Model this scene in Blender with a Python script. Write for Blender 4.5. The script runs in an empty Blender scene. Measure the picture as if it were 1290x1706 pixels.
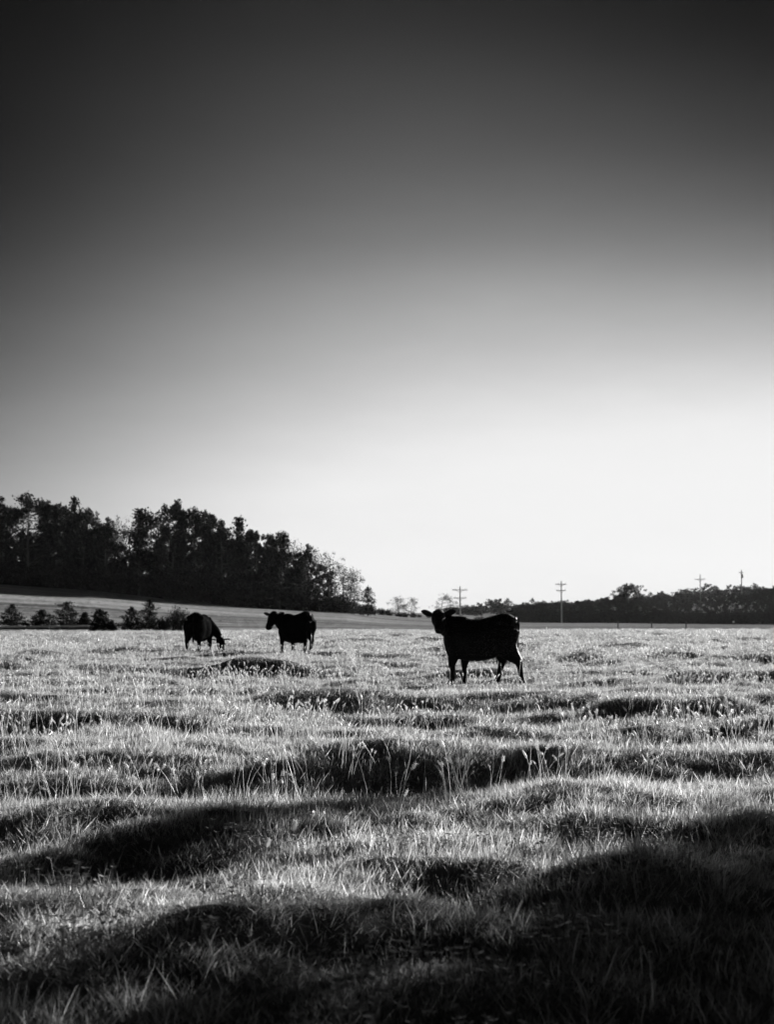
import bpy, bmesh, math, random
import numpy as np
from mathutils import Vector, Matrix

R = math.radians
S = bpy.context.scene
COL = S.collection

# ------------------------------------------------------------------ camera
F = 2300.0                       # focal length in photo pixels (1290 x 1706)
PITCH = math.atan(179.0 / F)
CAMZ = 1.2
cam = bpy.data.cameras.new("camera"); co = bpy.data.objects.new("camera", cam); COL.objects.link(co)
co.location = (0, 0, CAMZ); co.rotation_euler = (R(90) + PITCH, 0, 0)
cam.sensor_fit = 'VERTICAL'; cam.sensor_height = 36.0; cam.lens = 36.0 * F / 1706.0
cam.clip_start = 0.05; cam.clip_end = 8000
cam.dof.use_dof = True; cam.dof.focus_distance = 11.0; cam.dof.aperture_fstop = 4.0; cam.dof.aperture_blades = 9
S.camera = co

# ------------------------------------------------------------------ light
SUN_AZ, SUN_EL = 34.0, 11.5      # degrees: azimuth right of the view, elevation
a, e = R(SUN_AZ), R(SUN_EL)
sdir = Vector((math.sin(a) * math.cos(e), math.cos(a) * math.cos(e), math.sin(e)))
sl = bpy.data.lights.new("sun", 'SUN'); sl.energy = 3.2; sl.angle = R(0.55); sl.color = (1, 0.995, 0.985)
so = bpy.data.objects.new("sun", sl); COL.objects.link(so)
so.rotation_euler = sdir.to_track_quat('Z', 'Y').to_euler(); so.location = (40, 60, 30)

EXPO = 2.05
W = bpy.data.worlds.new("World"); S.world = W; W.use_nodes = True
nt = W.node_tree; N = nt.nodes; L = nt.links; N.clear()
out = N.new('ShaderNodeOutputWorld'); bg = N.new('ShaderNodeBackground'); L.new(bg.outputs[0], out.inputs[0])
sky = N.new('ShaderNodeTexSky'); sky.sky_type = 'NISHITA'; sky.sun_disc = False
sky.sun_elevation = R(SUN_EL); sky.sun_rotation = R(SUN_AZ); sky.air_density = 1.0; sky.dust_density = 1.6; sky.ozone_density = 1.0
bg.inputs[1].default_value = 0.1
sep = N.new('ShaderNodeSeparateColor'); L.new(sky.outputs[0], sep.inputs[0])        # red-filter black and white sky
tc = N.new('ShaderNodeTexCoord'); sx = N.new('ShaderNodeSeparateXYZ'); L.new(tc.outputs['Generated'], sx.inputs[0])
def M(op, a_, b_=None, c_=None):
    k = N.new('ShaderNodeMath'); k.operation = op
    for q, v_ in enumerate((a_, b_, c_)):
        if v_ is None: continue
        if isinstance(v_, (int, float)): k.inputs[q].default_value = v_
        else: L.new(v_, k.inputs[q])
    return k.outputs[0]
# tone of the sky through a deep red filter: falls off with elevation and away from the brightest part
zc = M('MAXIMUM', M('MINIMUM', sx.outputs[2], .44), -.02)
KN = [(-0.02, 1.463), (0.02, 1.461), (0.06, 1.46), (0.1, 1.472), (0.14, 1.35), (0.18, 1.10), (0.22, 0.81), (0.27, 0.17), (0.33, -0.56), (0.38, -1.16), (0.44, -2.15)]
fc = N.new('ShaderNodeFloatCurve'); L.new(M('DIVIDE', M('ADD', zc, .02), .46), fc.inputs['Value'])
cu = fc.mapping.curves[0]
for q, (kz, kv) in enumerate(KN):
    X_, Y_ = (kz + .02) / .46, (kv + 2.2) / 4.0
    if q == 0: cu.points[0].location = (X_, Y_)
    elif q == len(KN) - 1: cu.points[-1].location = (X_, Y_)
    else: cu.points.new(X_, Y_)
fc.mapping.update()
gz = M('SUBTRACT', M('MULTIPLY', fc.outputs[0], 4.0), 2.2)
ul = M('MAXIMUM', M('MINIMUM', sx.outputs[0], .33), -.33)
back = M('MULTIPLY', M('LESS_THAN', sx.outputs[1], 0.0), .33)
ua = M('MINIMUM', M('MAXIMUM', M('ABSOLUTE', sx.outputs[0]), back), .33); uq = M('MULTIPLY', ua, ua); uc = M('MULTIPLY', M('MULTIPLY', ul, ul), ul); zz_ = M('MULTIPLY', zc, zc)
lg = M('ADD', gz, M('MULTIPLY', ul, M('ADD', M('ADD', M('MULTIPLY', zc, 27.564), M('MULTIPLY', zz_, -62.744)), -1.69)))
lg = M('ADD', lg, M('MULTIPLY', uq, M('ADD', M('ADD', M('MULTIPLY', zc, -46.195), M('MULTIPLY', zz_, -18.137)), -1.505)))
lg = M('ADD', lg, M('MULTIPLY', uc, M('ADD', M('ADD', M('MULTIPLY', zc, -.12), M('MULTIPLY', zz_, -5.277)), 9.925)))
lg = M('ADD', lg, M('MULTIPLY', M('LOGARITHM', M('MAXIMUM', sep.outputs[0], .05), math.e), .3))
mpw = N.new('ShaderNodeMapping'); mpw.inputs['Scale'].default_value = (2.2, 2.2, 9); mpw.inputs['Rotation'].default_value = (0, R(12), 0); L.new(tc.outputs['Generated'], mpw.inputs[0])
thin = N.new('ShaderNodeTexNoise'); thin.inputs['Scale'].default_value = 1.6; thin.inputs['Detail'].default_value = 7; thin.inputs['Roughness'].default_value = .6; L.new(mpw.outputs[0], thin.inputs[0])   # faint unevenness of thin high cloud
lg = M('ADD', lg, M('MULTIPLY', M('SUBTRACT', thin.outputs[0], .5), .32))
L.new(M('MULTIPLY', M('SMOOTH_MIN', M('EXPONENT', lg), 8.8, 1.5), 2.0 ** -EXPO), bg.inputs[0])

S.view_settings.view_transform = 'Standard'; S.view_settings.look = 'None'
S.view_settings.gamma = 1.0; S.view_settings.use_curve_mapping = False
S.view_settings.exposure = EXPO
S.cycles.max_bounces = 6; S.cycles.diffuse_bounces = 3; S.cycles.transmission_bounces = 4; S.cycles.transparent_max_bounces = 6
S.cycles.volume_bounces = 1

# ------------------------------------------------------------------ helpers
def ray(px, py, Y):
    """world point at distance Y in front of the camera that the photo shows at pixel (px, py)"""
    ax = (px - 645.0) / F; b = (853.0 - py) / F
    dy = math.cos(PITCH) - b * math.sin(PITCH); dz = math.sin(PITCH) + b * math.cos(PITCH)
    k = Y / dy
    return Vector((ax * k, Y, CAMZ + dz * k))

def tagg(o, label=None, cat=None, group=None, kind=None):
    if label: o["label"] = label
    if cat: o["category"] = cat
    if group: o["group"] = group
    if kind: o["kind"] = kind
    return o

def mesh_np(name, verts, faces_idx, face_sizes=None, smooth=False, mats=(), tone=None):
    me = bpy.data.meshes.new(name)
    verts = np.asarray(verts, np.float32)
    if face_sizes is None:
        fi = np.asarray(faces_idx, np.int32); k = fi.shape[1]; sizes = np.full(len(fi), k, np.int32); fi = fi.ravel()
    else:
        fi = np.asarray(faces_idx, np.int32); sizes = np.asarray(face_sizes, np.int32)
    me.vertices.add(len(verts)); me.vertices.foreach_set("co", verts.ravel())
    me.loops.add(len(fi)); me.loops.foreach_set("vertex_index", fi)
    me.polygons.add(len(sizes))
    st = np.zeros(len(sizes), np.int32); st[1:] = np.cumsum(sizes)[:-1]
    me.polygons.foreach_set("loop_start", st); me.polygons.foreach_set("loop_total", sizes)
    if smooth: me.polygons.foreach_set("use_smooth", np.ones(len(sizes), bool))
    if tone is not None:
        at = me.attributes.new("tone", 'FLOAT', 'POINT'); at.data.foreach_set("value", np.asarray(tone, np.float32))
    me.update(calc_edges=True)
    for m in mats: me.materials.append(m)
    return me

def link(name, me, parent=None):
    o = bpy.data.objects.new(name, me); COL.objects.link(o)
    if parent: o.parent = parent
    return o

class MB:                        # collects boxes, tubes and quads into one mesh
    def __init__(s): s.v = []; s.f = []; s.z = []; s.t = []; s.n = 0
    def add(s, v, faces, tone=None):
        v = np.asarray(v, float).reshape(-1, 3)
        s.v.append(v)
        for f in faces: s.f.extend([i + s.n for i in f]); s.z.append(len(f))
        s.t.append(np.full(len(v), 0.5 if tone is None else tone)); s.n += len(v)
    def addq(s, v, fidx, tone=None):   # numpy faces of equal size
        s.v.append(v); s.f.extend((fidx + s.n).ravel().tolist()); s.z.extend([fidx.shape[1]] * len(fidx))
        s.t.append(np.full(len(v), 0.5) if tone is None else tone); s.n += len(v)
    def tube(s, pts, rad, n=6, cap=True):
        pts = [Vector(p) for p in pts]; vs = []
        for i, p in enumerate(pts):
            t = (pts[min(i + 1, len(pts) - 1)] - pts[max(i - 1, 0)]).normalized()
            u = t.orthogonal().normalized() if abs(t.z) > .9 else t.cross(Vector((0, 0, 1))).normalized()
            w = t.cross(u)
            for k in range(n):
                q = 2 * math.pi * k / n
                vs.append(tuple(p + (u * math.cos(q) + w * math.sin(q)) * rad[i]))
        fs = []
        for i in range(len(pts) - 1):
            for k in range(n):
                fs.append((i * n + k, i * n + (k + 1) % n, (i + 1) * n + (k + 1) % n, (i + 1) * n + k))
        if cap: fs.append(tuple(range(n - 1, -1, -1))); fs.append(tuple((len(pts) - 1) * n + k for k in range(n)))
        s.add(vs, fs)
    def box(s, c, d, rz=0):
        c = Vector(c); m = Matrix.Rotation(rz, 3, 'Z'); vs = []
        for x in (-1, 1):
            for y in (-1, 1):
                for z in (-1, 1): vs.append(tuple(c + m @ Vector((x * d[0] / 2, y * d[1] / 2, z * d[2] / 2))))
        s.add(vs, [(0, 1, 3, 2), (4, 6, 7, 5), (0, 4, 5, 1), (2, 3, 7, 6), (0, 2, 6, 4), (1, 5, 7, 3)])
    def mesh(s, name, mat, smooth=False):
        return mesh_np(name, np.concatenate(s.v), s.f, s.z, smooth, (mat,), np.concatenate(s.t))

# ------------------------------------------------------------------ materials
def newmat(name):
    m = bpy.data.materials.new(name); m.use_nodes = True; m.node_tree.nodes.clear()
    return m, m.node_tree.nodes, m.node_tree.links

def leaf_mat(name, lo, hi, trans=0.5, gloss=0.05, rough=0.4, use_tone=True):
    m, n, l = newmat(name)
    o = n.new('ShaderNodeOutputMaterial'); oi = n.new('ShaderNodeObjectInfo')
    at = n.new('ShaderNodeAttribute'); at.attribute_name = "tone"
    ad = n.new('ShaderNodeMath'); ad.operation = 'MULTIPLY_ADD'; l.new(oi.outputs['Random'], ad.inputs[0]); ad.inputs[1].default_value = 0.3
    sc = n.new('ShaderNodeMath'); sc.operation = 'MULTIPLY'; l.new(at.outputs['Fac'], sc.inputs[0]); sc.inputs[1].default_value = 0.7
    l.new(sc.outputs[0], ad.inputs[2])
    mr = n.new('ShaderNodeMapRange'); l.new(ad.outputs[0], mr.inputs[0]); mr.inputs[3].default_value = lo; mr.inputs[4].default_value = hi
    d = n.new('ShaderNodeBsdfDiffuse'); t = n.new('ShaderNodeBsdfTranslucent'); g = n.new('ShaderNodeBsdfGlossy')
    l.new(mr.outputs[0], d.inputs[0]); l.new(mr.outputs[0], t.inputs[0])
    g.inputs['Roughness'].default_value = rough; g.inputs[0].default_value = (.9, .9, .9, 1)
    mx = n.new('ShaderNodeMixShader'); mx.inputs[0].default_value = trans; l.new(d.outputs[0], mx.inputs[1]); l.new(t.outputs[0], mx.inputs[2])
    fr = n.new('ShaderNodeFresnel'); fr.inputs[0].default_value = 1.4
    fm = n.new('ShaderNodeMath'); fm.operation = 'MULTIPLY'; l.new(fr.outputs[0], fm.inputs[0]); fm.inputs[1].default_value = gloss * 10
    fm.use_clamp = True
    m2 = n.new('ShaderNodeMixShader'); l.new(fm.outputs[0], m2.inputs[0]); l.new(mx.outputs[0], m2.inputs[1]); l.new(g.outputs[0], m2.inputs[2])
    l.new(m2.outputs[0], o.inputs[0])
    return m

def solid_mat(name, lo, hi, scale=4.0, rough=0.8, bump=0.3, spec=0.3, stretch=(1, 1, 1), sheen=0.0, coord='Object'):
    m, n, l = newmat(name)
    o = n.new('ShaderNodeOutputMaterial'); p = n.new('ShaderNodeBsdfPrincipled'); l.new(p.outputs[0], o.inputs[0])
    tc = n.new('ShaderNodeTexCoord'); mp = n.new('ShaderNodeMapping'); mp.inputs['Scale'].default_value = stretch
    l.new(tc.outputs[coord], mp.inputs[0])
    nz = n.new('ShaderNodeTexNoise'); nz.inputs['Scale'].default_value = scale; nz.inputs['Detail'].default_value = 6; l.new(mp.outputs[0], nz.inputs[0])
    mr = n.new('ShaderNodeMapRange'); mr.inputs[1].default_value = .3; mr.inputs[2].default_value = .7
    mr.inputs[3].default_value = lo; mr.inputs[4].default_value = hi; l.new(nz.outputs[0], mr.inputs[0]); l.new(mr.outputs[0], p.inputs['Base Color'])
    p.inputs['Roughness'].default_value = rough; p.inputs['Specular IOR Level'].default_value = spec
    if sheen: p.inputs['Sheen Weight'].default_value = sheen; p.inputs['Sheen Roughness'].default_value = .35
    b = n.new('ShaderNodeBump'); b.inputs['Strength'].default_value = bump; b.inputs['Distance'].default_value = .02; l.new(nz.outputs[0], b.inputs['Height']); l.new(b.outputs[0], p.inputs['Normal'])
    return m

M_BLADE = leaf_mat("grass_blade", 0.05, 0.80, 0.62, 0.03, 0.45)
M_SEED = leaf_mat("seed_head", 0.6, 0.98, 0.6, 0.03, 0.5)
M_CLOVER = leaf_mat("clover_leaf", 0.12, 0.3, 0.5, 0.04, 0.5)
M_PETAL = leaf_mat("petal", 0.6, 0.8, 0.4, 0.02, 0.5)
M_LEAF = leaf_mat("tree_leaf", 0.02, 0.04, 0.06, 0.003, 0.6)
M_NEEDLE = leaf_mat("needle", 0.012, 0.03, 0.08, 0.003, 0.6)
M_BARK = solid_mat("bark", 0.04, 0.1, 3, .9, .6, .2, (1, 1, .2))
M_SOIL = solid_mat("thatch", 0.06, 0.15, 6, .95, .6, .1, coord='Object')
M_HIDE = solid_mat("black_hide", 0.005, 0.011, 14, .55, .25, .08, sheen=.0)
M_HIDE3 = solid_mat("sleek_black_hide", 0.004, 0.008, 14, .6, .1, .0, sheen=.0)
M_HIDE2 = solid_mat("dull_black_hide", 0.005, 0.010, 14, .8, .25, .015, sheen=.0)
M_HOOF = solid_mat("hoof", 0.01, 0.02, 20, .8, .1, .05)
M_EYE = solid_mat("eye", 0.004, 0.006, 5, .08, 0, .6)
M_POLE = solid_mat("weathered_pole", 0.25, 0.4, 2, .85, .3, .2, (1, 1, .1))
M_STEEL = solid_mat("galvanised_steel", 0.5, 0.65, 3, .55, .05, .5)  # kept pale to carry the guard rail's sunlit top
M_WOOD = solid_mat("post_wood", 0.05, 0.12, 6, .9, .4, .2, (1, 1, .2))
M_WHITE = solid_mat("white_paint", 0.75, 0.85, 6, .5, .1)

# ------------------------------------------------------------------ terrain
rng = np.random.default_rng(7)
def waves(n, l0, l1, seed):
    g = np.random.default_rng(seed); lam = np.exp(g.uniform(np.log(l0), np.log(l1), n)); th = g.uniform(0, 2 * np.pi, n)
    k = 2 * np.pi / lam; return k * np.cos(th), k * np.sin(th), g.uniform(0, 2 * np.pi, n)
def wsum(x, y, w):
    s = np.zeros(np.shape(x))
    for kx, ky, p in zip(*w): s = s + np.sin(kx * x + ky * y + p)
    return s / math.sqrt(len(w[0]) / 2)          # unit rms
W1, W2, W3, W4 = waves(26, 2.2, 5.0, 3), waves(30, .8, 1.7, 5), waves(14, 9, 26, 9), waves(30, .35, .8, 15)
W5 = waves(30, 1.3, 2.6, 25)
# hummocks picked out of the photograph: px, py of the crest, radius across (m), radius deep (m), height
HUM = [(330, 1350, 1.2, .5, .10), (700, 1385, .62, .35, .13), (60, 1352, .8, .5, .09), (90, 1475, .8, .32, .10), (1250, 1400, .6, .4, .12),
       (560, 1500, .4, .25, .05), (760, 1430, .5, .3, .08), (420, 1550, .3, .22, .06), (680, 1255, 1.0, .8, .16), (440, 1272, .9, .6, .13),
       (730, 1166, 2.2, 1.2, .17), (740, 1192, .9, .8, .13), (1080, 1240, 1.2, 1.0, .16), (960, 1330, .9, .7, .12), (1080, 1170, 1.6, 1.5, .2),
       (90, 1180, 2.2, 1.6, .2), (300, 1185, 1.6, 1.4, .16), (200, 1240, 1.4, 1.0, .16), (1200, 1300, .9, .7, .12), (560, 1180, 1.4, 1.3, .12),
       (980, 1445, .5, .4, .12), (1150, 1440, .5, .4, .12)]
HUM3 = []
for px, py, ra, rb, h in HUM:
    d = ray(px, py, 10.0); k = (CAMZ - h) / max(1e-3, (CAMZ - d.z)); HUM3.append((d.x * k, 10 * k, ra, rb, h))
BX = [-700, 0, 150, 300, 400, 580, 700, 850, 1290, 2000]
BY = [955, 976, 986, 1002, 1011, 1022, 1029, 1037, 1041, 1041]
BD = [285, 285, 285, 288, 292, 305, 430, 560, 480, 480]
def H(x, y):
    x = np.asarray(x, float); y = np.asarray(y, float)
    r = np.hypot(x, y); az = np.clip(np.arctan2(x, y), -0.62, 0.62); px = 645 + F * np.tan(az)
    s = np.clip((px - 645) / 645, -1.5, 1.5)
    past = np.interp(r, [0, 15, 25, 40, 70, 116], [0, .0, .05, .19, .22, .17]) + .10 * s * np.clip((r - 30) / 85, 0, 1)
    front = np.clip((y + 3) / 6, 0, 1)
    fade = np.clip((126 - r) / 20, 0, 1)
    amp = np.interp(r, [0, 3, 7, 12, 16, 40, 80, 116], [.15, .2, .3, .6, .9, 1.1, 1.1, .6])
    n = .066 * wsum(x * .5, y, W1) + .05 * wsum(x, y, W3) * np.clip((r - 10) / 15, 0, 1) * .8
    n = (n + .042 * wsum(x * .55, y, W5)) * amp + .025 * wsum(x * .75, y, W2) * np.interp(r, [0, 8, 14, 40, 116], [.6, .75, 1, 1.3, 1.1]) + .009 * wsum(x, y, W4)
    for hx, hy, ra, rb, h in HUM3:
        n = n + .8 * h * np.exp(-((x - hx) / ra) ** 2 - ((y - hy) / rb) ** 2)
    for cx, cy, ca, cb, ck in ((1.75, 23.2, 2.5, 4.5, .93), (-2.7, 36.5, 1.8, 4.0, .75), (-5.6, 37.5, 1.6, 4.0, .75)):
        n = n * (1 - ck * np.exp(-((x - cx) / ca) ** 2 - ((y - cy) / cb) ** 2))
    n = n - .06 * np.exp(-((x - 1.75) / 2.2) ** 2 - ((y - 24.6) / 2.6) ** 2)
    n = np.where(r > 55, np.minimum(n, .2 - (n < -9)), n)
    z = past + n * fade
    zb = np.interp(px, BX, [CAMZ + (1032 - b) / F * d for b, d in zip(BY, BD)]); db = np.interp(px, BX, BD)
    t = (r - 116) / (db - 116); edge = .17 + .10 * s
    far = edge + (zb - edge) * np.clip(t, 0, 1) ** 1.5 + (.06 * wsum(x / 4, y / 4, W3)) * np.clip((r - 130) / 100, 0, 1)
    slope = (zb - edge) / (db - 116)
    far = far + np.clip(r - db, 0, 250) * np.maximum(slope * .5, 0.0)
    # wooded rise on the right far beyond the field
    rise = np.interp(px, [600, 760, 1000, 1200, 1290, 2000], [0, 6, 13, 20, 22, 22]) * np.clip((r - 560) / 500, 0, 1)
    far = far + rise
    dip = -.25 * np.exp(-((r - 122) / 4.0) ** 2)
    return np.where(r < 116, z, far + n * fade * np.clip((126 - r) / 10, 0, 1)) + np.where(r >= 112, dip, 0) * np.clip((r - 112) / 4, 0, 1)

def polar_sheet(r0, r1, azs, step, mn):
    rs = [r0]
    while rs[-1] < r1: rs.append(min(r1, rs[-1] + max(mn, rs[-1] * step)))
    rs = np.array(rs); A, RR = np.meshgrid(azs, rs)
    X = RR * np.sin(A); Y = RR * np.cos(A); Z = H(X, Y)
    nr, na = A.shape
    i = np.arange(nr - 1)[:, None] * na + np.arange(na - 1)[None, :]
    q = np.stack([i, i + 1, i + na + 1, i + na], -1).reshape(-1, 4)[:, ::-1]
    return np.stack([X, Y, Z], -1).reshape(-1, 3), q
azs = np.concatenate([np.linspace(-math.pi, -.5, 40)[:-1], np.linspace(-.5, .5, 360), np.linspace(.5, math.pi, 40)[1:]])
v, q = polar_sheet(.3, 118, azs, .009, .05)
pasture = tagg(link("pasture_ground", mesh_np("pasture_ground", v, q, smooth=True, mats=(M_SOIL,))), "bare thatch under the pasture grass", None, None, "structure")

# far field: mown rows following the slope
m, n, l = newmat("mown_field"); o = n.new('ShaderNodeOutputMaterial'); p = n.new('ShaderNodeBsdfPrincipled'); l.new(p.outputs[0], o.inputs[0])
tcn = n.new('ShaderNodeTexCoord'); mp = n.new('ShaderNodeMapping'); mp.inputs['Scale'].default_value = (.004, .06, .0); mp.inputs['Rotation'].default_value = (0, 0, R(-3)); l.new(tcn.outputs['Object'], mp.inputs[0])
nz = n.new('ShaderNodeTexNoise'); nz.inputs['Scale'].default_value = 1; nz.inputs['Detail'].default_value = 4; nz.inputs['Roughness'].default_value = .6; l.new(mp.outputs[0], nz.inputs[0])
nz2 = n.new('ShaderNodeTexNoise'); nz2.inputs['Scale'].default_value = .8; nz2.inputs['Detail'].default_value = 5; l.new(tcn.outputs['Object'], nz2.inputs[0])
mm = n.new('ShaderNodeMix'); mm.data_type = 'FLOAT'; mm.inputs[0].default_value = .3; l.new(nz.outputs[0], mm.inputs[2]); l.new(nz2.outputs[0], mm.inputs[3])
mr = n.new('ShaderNodeMapRange'); mr.inputs[1].default_value = .4; mr.inputs[2].default_value = .6; mr.inputs[3].default_value = .08; mr.inputs[4].default_value = .36; l.new(mm.outputs[0], mr.inputs[0]); l.new(mr.outputs[0], p.inputs['Base Color'])
p.inputs['Roughness'].default_value = 1; p.inputs['Specular IOR Level'].default_value = 0
bb = n.new('ShaderNodeBump'); bb.inputs['Strength'].default_value = 1; bb.inputs['Distance'].default_value = .5; l.new(nz2.outputs[0], bb.inputs['Height']); l.new(bb.outputs[0], p.inputs['Normal'])
M_FIELD = m
v, q = polar_sheet(118, 1600, azs, .02, 1.0)
tagg(link("far_field", mesh_np("far_field", v, q, smooth=True, mats=(M_FIELD,))), "mown field rising towards the woods", None, None, "structure")

# ------------------------------------------------------------------ grass tufts
def blades(n, rad, lmin, lmax, wmin, wmax, lean, seed, segs=3, clump=0.0):
    g = np.random.default_rng(seed)
    if clump:
        nc = max(2, int(n / 10)); cc = g.normal(0, rad * .5, (nc, 2)); w = g.integers(0, nc, n); base = cc[w] + g.normal(0, clump, (n, 2))
        dirs = np.arctan2(*(base - cc[w]).T[::-1]) + g.normal(0, .7, n)
    else:
        q = g.uniform(0, 2 * np.pi, n); rr = rad * np.sqrt(g.uniform(0, 1, n)); base = np.stack([rr * np.cos(q), rr * np.sin(q)], -1); dirs = g.uniform(0, 2 * np.pi, n)
    ln = g.uniform(lmin, lmax, n) * np.exp(g.normal(0, .32, n)); wd = g.uniform(wmin, wmax, n); le = np.abs(g.normal(lean, .28, n)) ; bend = g.uniform(.1, 1.6, n) * g.uniform(.2, 1, n)
    fl = np.stack([np.cos(dirs), np.sin(dirs)], -1); tw = g.uniform(-1.2, 1.2, n)
    sd = np.stack([-np.sin(dirs + tw), np.cos(dirs + tw)], -1)
    V = []; pos = np.zeros((n, 3)); pos[:, :2] = base; ang = le.copy(); pos[:, 2] = -.02
    for s in range(segs + 1):
        f = s / segs; w = wd * (1.0 if s == 0 else (1.05 - f ** 1.6)) * .5
        if s < segs:
            V.append(pos + np.concatenate([sd * w[:, None], np.zeros((n, 1))], 1)); V.append(pos - np.concatenate([sd * w[:, None], np.zeros((n, 1))], 1))
        else: V.append(pos.copy())
        st = ln / segs
        pos = pos + np.concatenate([fl * (np.sin(ang) * st)[:, None], (np.cos(ang) * st)[:, None]], 1); ang = ang + bend / segs
    nv = 2 * segs + 1
    V = np.stack(V, 1).reshape(-1, 3); o = np.arange(n) * nv
    T = []
    for s in range(segs - 1):
        T += [np.stack([o + 2 * s, o + 2 * s + 1, o + 2 * s + 3], -1), np.stack([o + 2 * s, o + 2 * s + 3, o + 2 * s + 2], -1)]
    T.append(np.stack([o + 2 * segs - 2, o + 2 * segs - 1, o + 2 * segs], -1))
    tone = np.repeat(np.where(g.random(n) < .3, g.uniform(.6, 1.25, n), g.uniform(.0, .35, n)), nv)
    return V, np.concatenate(T), tone

def hidden_obj(name, me): return bpy.data.objects.new(name, me)

def scatter(name, srcs, pts, rotz, scale, idx, tilt=None):
    """one object of scattered ground cover: points carry rotation, scale and which tuft"""
    me = bpy.data.meshes.new(name); me.vertices.add(len(pts)); me.vertices.foreach_set("co", np.asarray(pts, np.float32).ravel())
    a = me.attributes.new("rot", 'FLOAT_VECTOR', 'POINT'); rv = np.zeros((len(pts), 3), np.float32); rv[:, 2] = rotz
    if tilt is not None: rv[:, :2] = tilt
    a.data.foreach_set("vector", rv.ravel())
    a = me.attributes.new("scl", 'FLOAT_VECTOR', 'POINT'); a.data.foreach_set("vector", np.asarray(scale, np.float32).ravel())
    a = me.attributes.new("pick", 'INT', 'POINT'); a.data.foreach_set("value", np.asarray(idx, np.int32))
    o = link(name, me)
    coll = bpy.data.collections.new(name + "_tufts")
    for s in srcs: coll.objects.link(s)
    g = bpy.data.node_groups.new(name + "_nodes", 'GeometryNodeTree')
    g.interface.new_socket("Geometry", in_out='INPUT', socket_type='NodeSocketGeometry'); g.interface.new_socket("Geometry", in_out='OUTPUT', socket_type='NodeSocketGeometry')
    n = g.nodes; l = g.links; gi = n.new('NodeGroupInput'); go = n.new('NodeGroupOutput')
    ci = n.new('GeometryNodeCollectionInfo'); ci.inputs['Collection'].default_value = coll; ci.inputs['Separate Children'].default_value = True; ci.inputs['Reset Children'].default_value = True
    ip = n.new('GeometryNodeInstanceOnPoints'); ip.inputs['Pick Instance'].default_value = True
    def na(nm, ty):
        k = n.new('GeometryNodeInputNamedAttribute'); k.data_type = ty; k.inputs['Name'].default_value = nm; return k.outputs['Attribute']
    mtp = n.new('GeometryNodeMeshToPoints'); l.new(gi.outputs[0], mtp.inputs[0])
    l.new(mtp.outputs[0], ip.inputs['Points']); l.new(ci.outputs[0], ip.inputs['Instance'])
    l.new(na("pick", 'INT'), ip.inputs['Instance Index']); l.new(na("scl", 'FLOAT_VECTOR'), ip.inputs['Scale'])
    e2r = n.new('FunctionNodeEulerToRotation'); l.new(na("rot", 'FLOAT_VECTOR'), e2r.inputs[0]); l.new(e2r.outputs[0], ip.inputs['Rotation'])
    l.new(ip.outputs[0], go.inputs[0])
    md = o.modifiers.new("scatter", 'NODES'); md.node_group = g
    return o

def wedge(r0, r1, dens, seed, margin=1.6, k=.31):
    g = np.random.default_rng(seed); A = (r1 - r0) * 2 * (k * r1 + margin); n = int(A * dens)
    y = g.uniform(r0, r1, n); x = g.uniform(-(k * r1 + margin), k * r1 + margin, n); ok = np.abs(x) < k * y + margin
    return x[ok], y[ok], g
HW = waves(24, .7, 3.0, 41)
HW2 = waves(20, 3, 12, 43)
def hfac(x, y): return np.clip(1 + .2 * wsum(x, y, HW) + .12 * wsum(x, y, HW2), .65, 1.7)

def grass_zone(name, label, r0, r1, dens, tufts, seed, s0, s1, vs=1.0, margin=1.6):
    x, y, g = wedge(r0, r1, dens, seed, margin); z = H(x, y); n = len(x)
    s = g.uniform(s0, s1, n); hf = hfac(x, y)
    for cx, cy, ca, cb in ((1.7, 24.6, 1.3, 1.6), (-2.6, 39.3, 1.3, 1.6), (-5.4, 40.3, 1.3, 1.6)): hf = hf * (1 - .5 * np.exp(-((x - cx) / ca) ** 2 - ((y - cy) / cb) ** 2))
    sc = np.stack([s, s, s * hf * vs], -1)
    d_ = .08; gx = (H(x + d_, y) - H(x - d_, y)) / (2 * d_); gy = (H(x, y + d_) - H(x, y - d_)) / (2 * d_); rz = g.uniform(0, 6.283, n); c, s_ = np.cos(rz), np.sin(rz)
    tilt = np.stack([c * gy - s_ * gx, -s_ * gy - c * gx], -1) + g.normal(0, .08, (n, 2))      # tufts follow the lie of the ground
    o = scatter(name, tufts, np.stack([x, y, z], -1), rz, sc, g.integers(0, len(tufts), n), tilt)
    tagg(o, label, "grass", None, "stuff"); return o

near_t = []
for k in range(8):
    V, T, tn = blades(130, .15, .028, .066, .0024, .005, .6, 100 + k, 3)
    near_t.append(hidden_obj("near_tuft_%d" % k, mesh_np("near_tuft", V, T, mats=(M_BLADE,), tone=tn)))
for k in range(4):
    V, T, tn = blades(75, .14, .05, .115, .003, .007, .6, 120 + k, 4, clump=.02)
    near_t.append(hidden_obj("near_long_%d" % k, mesh_np("near_long", V, T, mats=(M_BLADE,), tone=tn)))
mid_t = []
for k in range(8):
    V, T, tn = blades(190, .26, .03, .08, .0032, .0075, .6, 140 + k, 2)
    mid_t.append(hidden_obj("mid_tuft_%d" % k, mesh_np("mid_tuft", V, T, mats=(M_BLADE,), tone=tn)))
far_t = []
for k in range(6):
    V, T, tn = blades(240, .5, .045, .10, .007, .015, .6, 160 + k, 2)
    far_t.append(hidden_obj("far_tuft_%d" % k, mesh_np("far_tuft", V, T, mats=(M_BLADE,), tone=tn)))
grass_zone("meadow_grass", "short broad-bladed meadow grass in the foreground", 2.6, 13, 130, near_t, 1, .64, 1.02, .92)
grass_zone("meadow_grass", "sunlit pasture grass around the nearest cow", 12.5, 36, 27, mid_t, 2, .75, 1.2, .85, 3)
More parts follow.
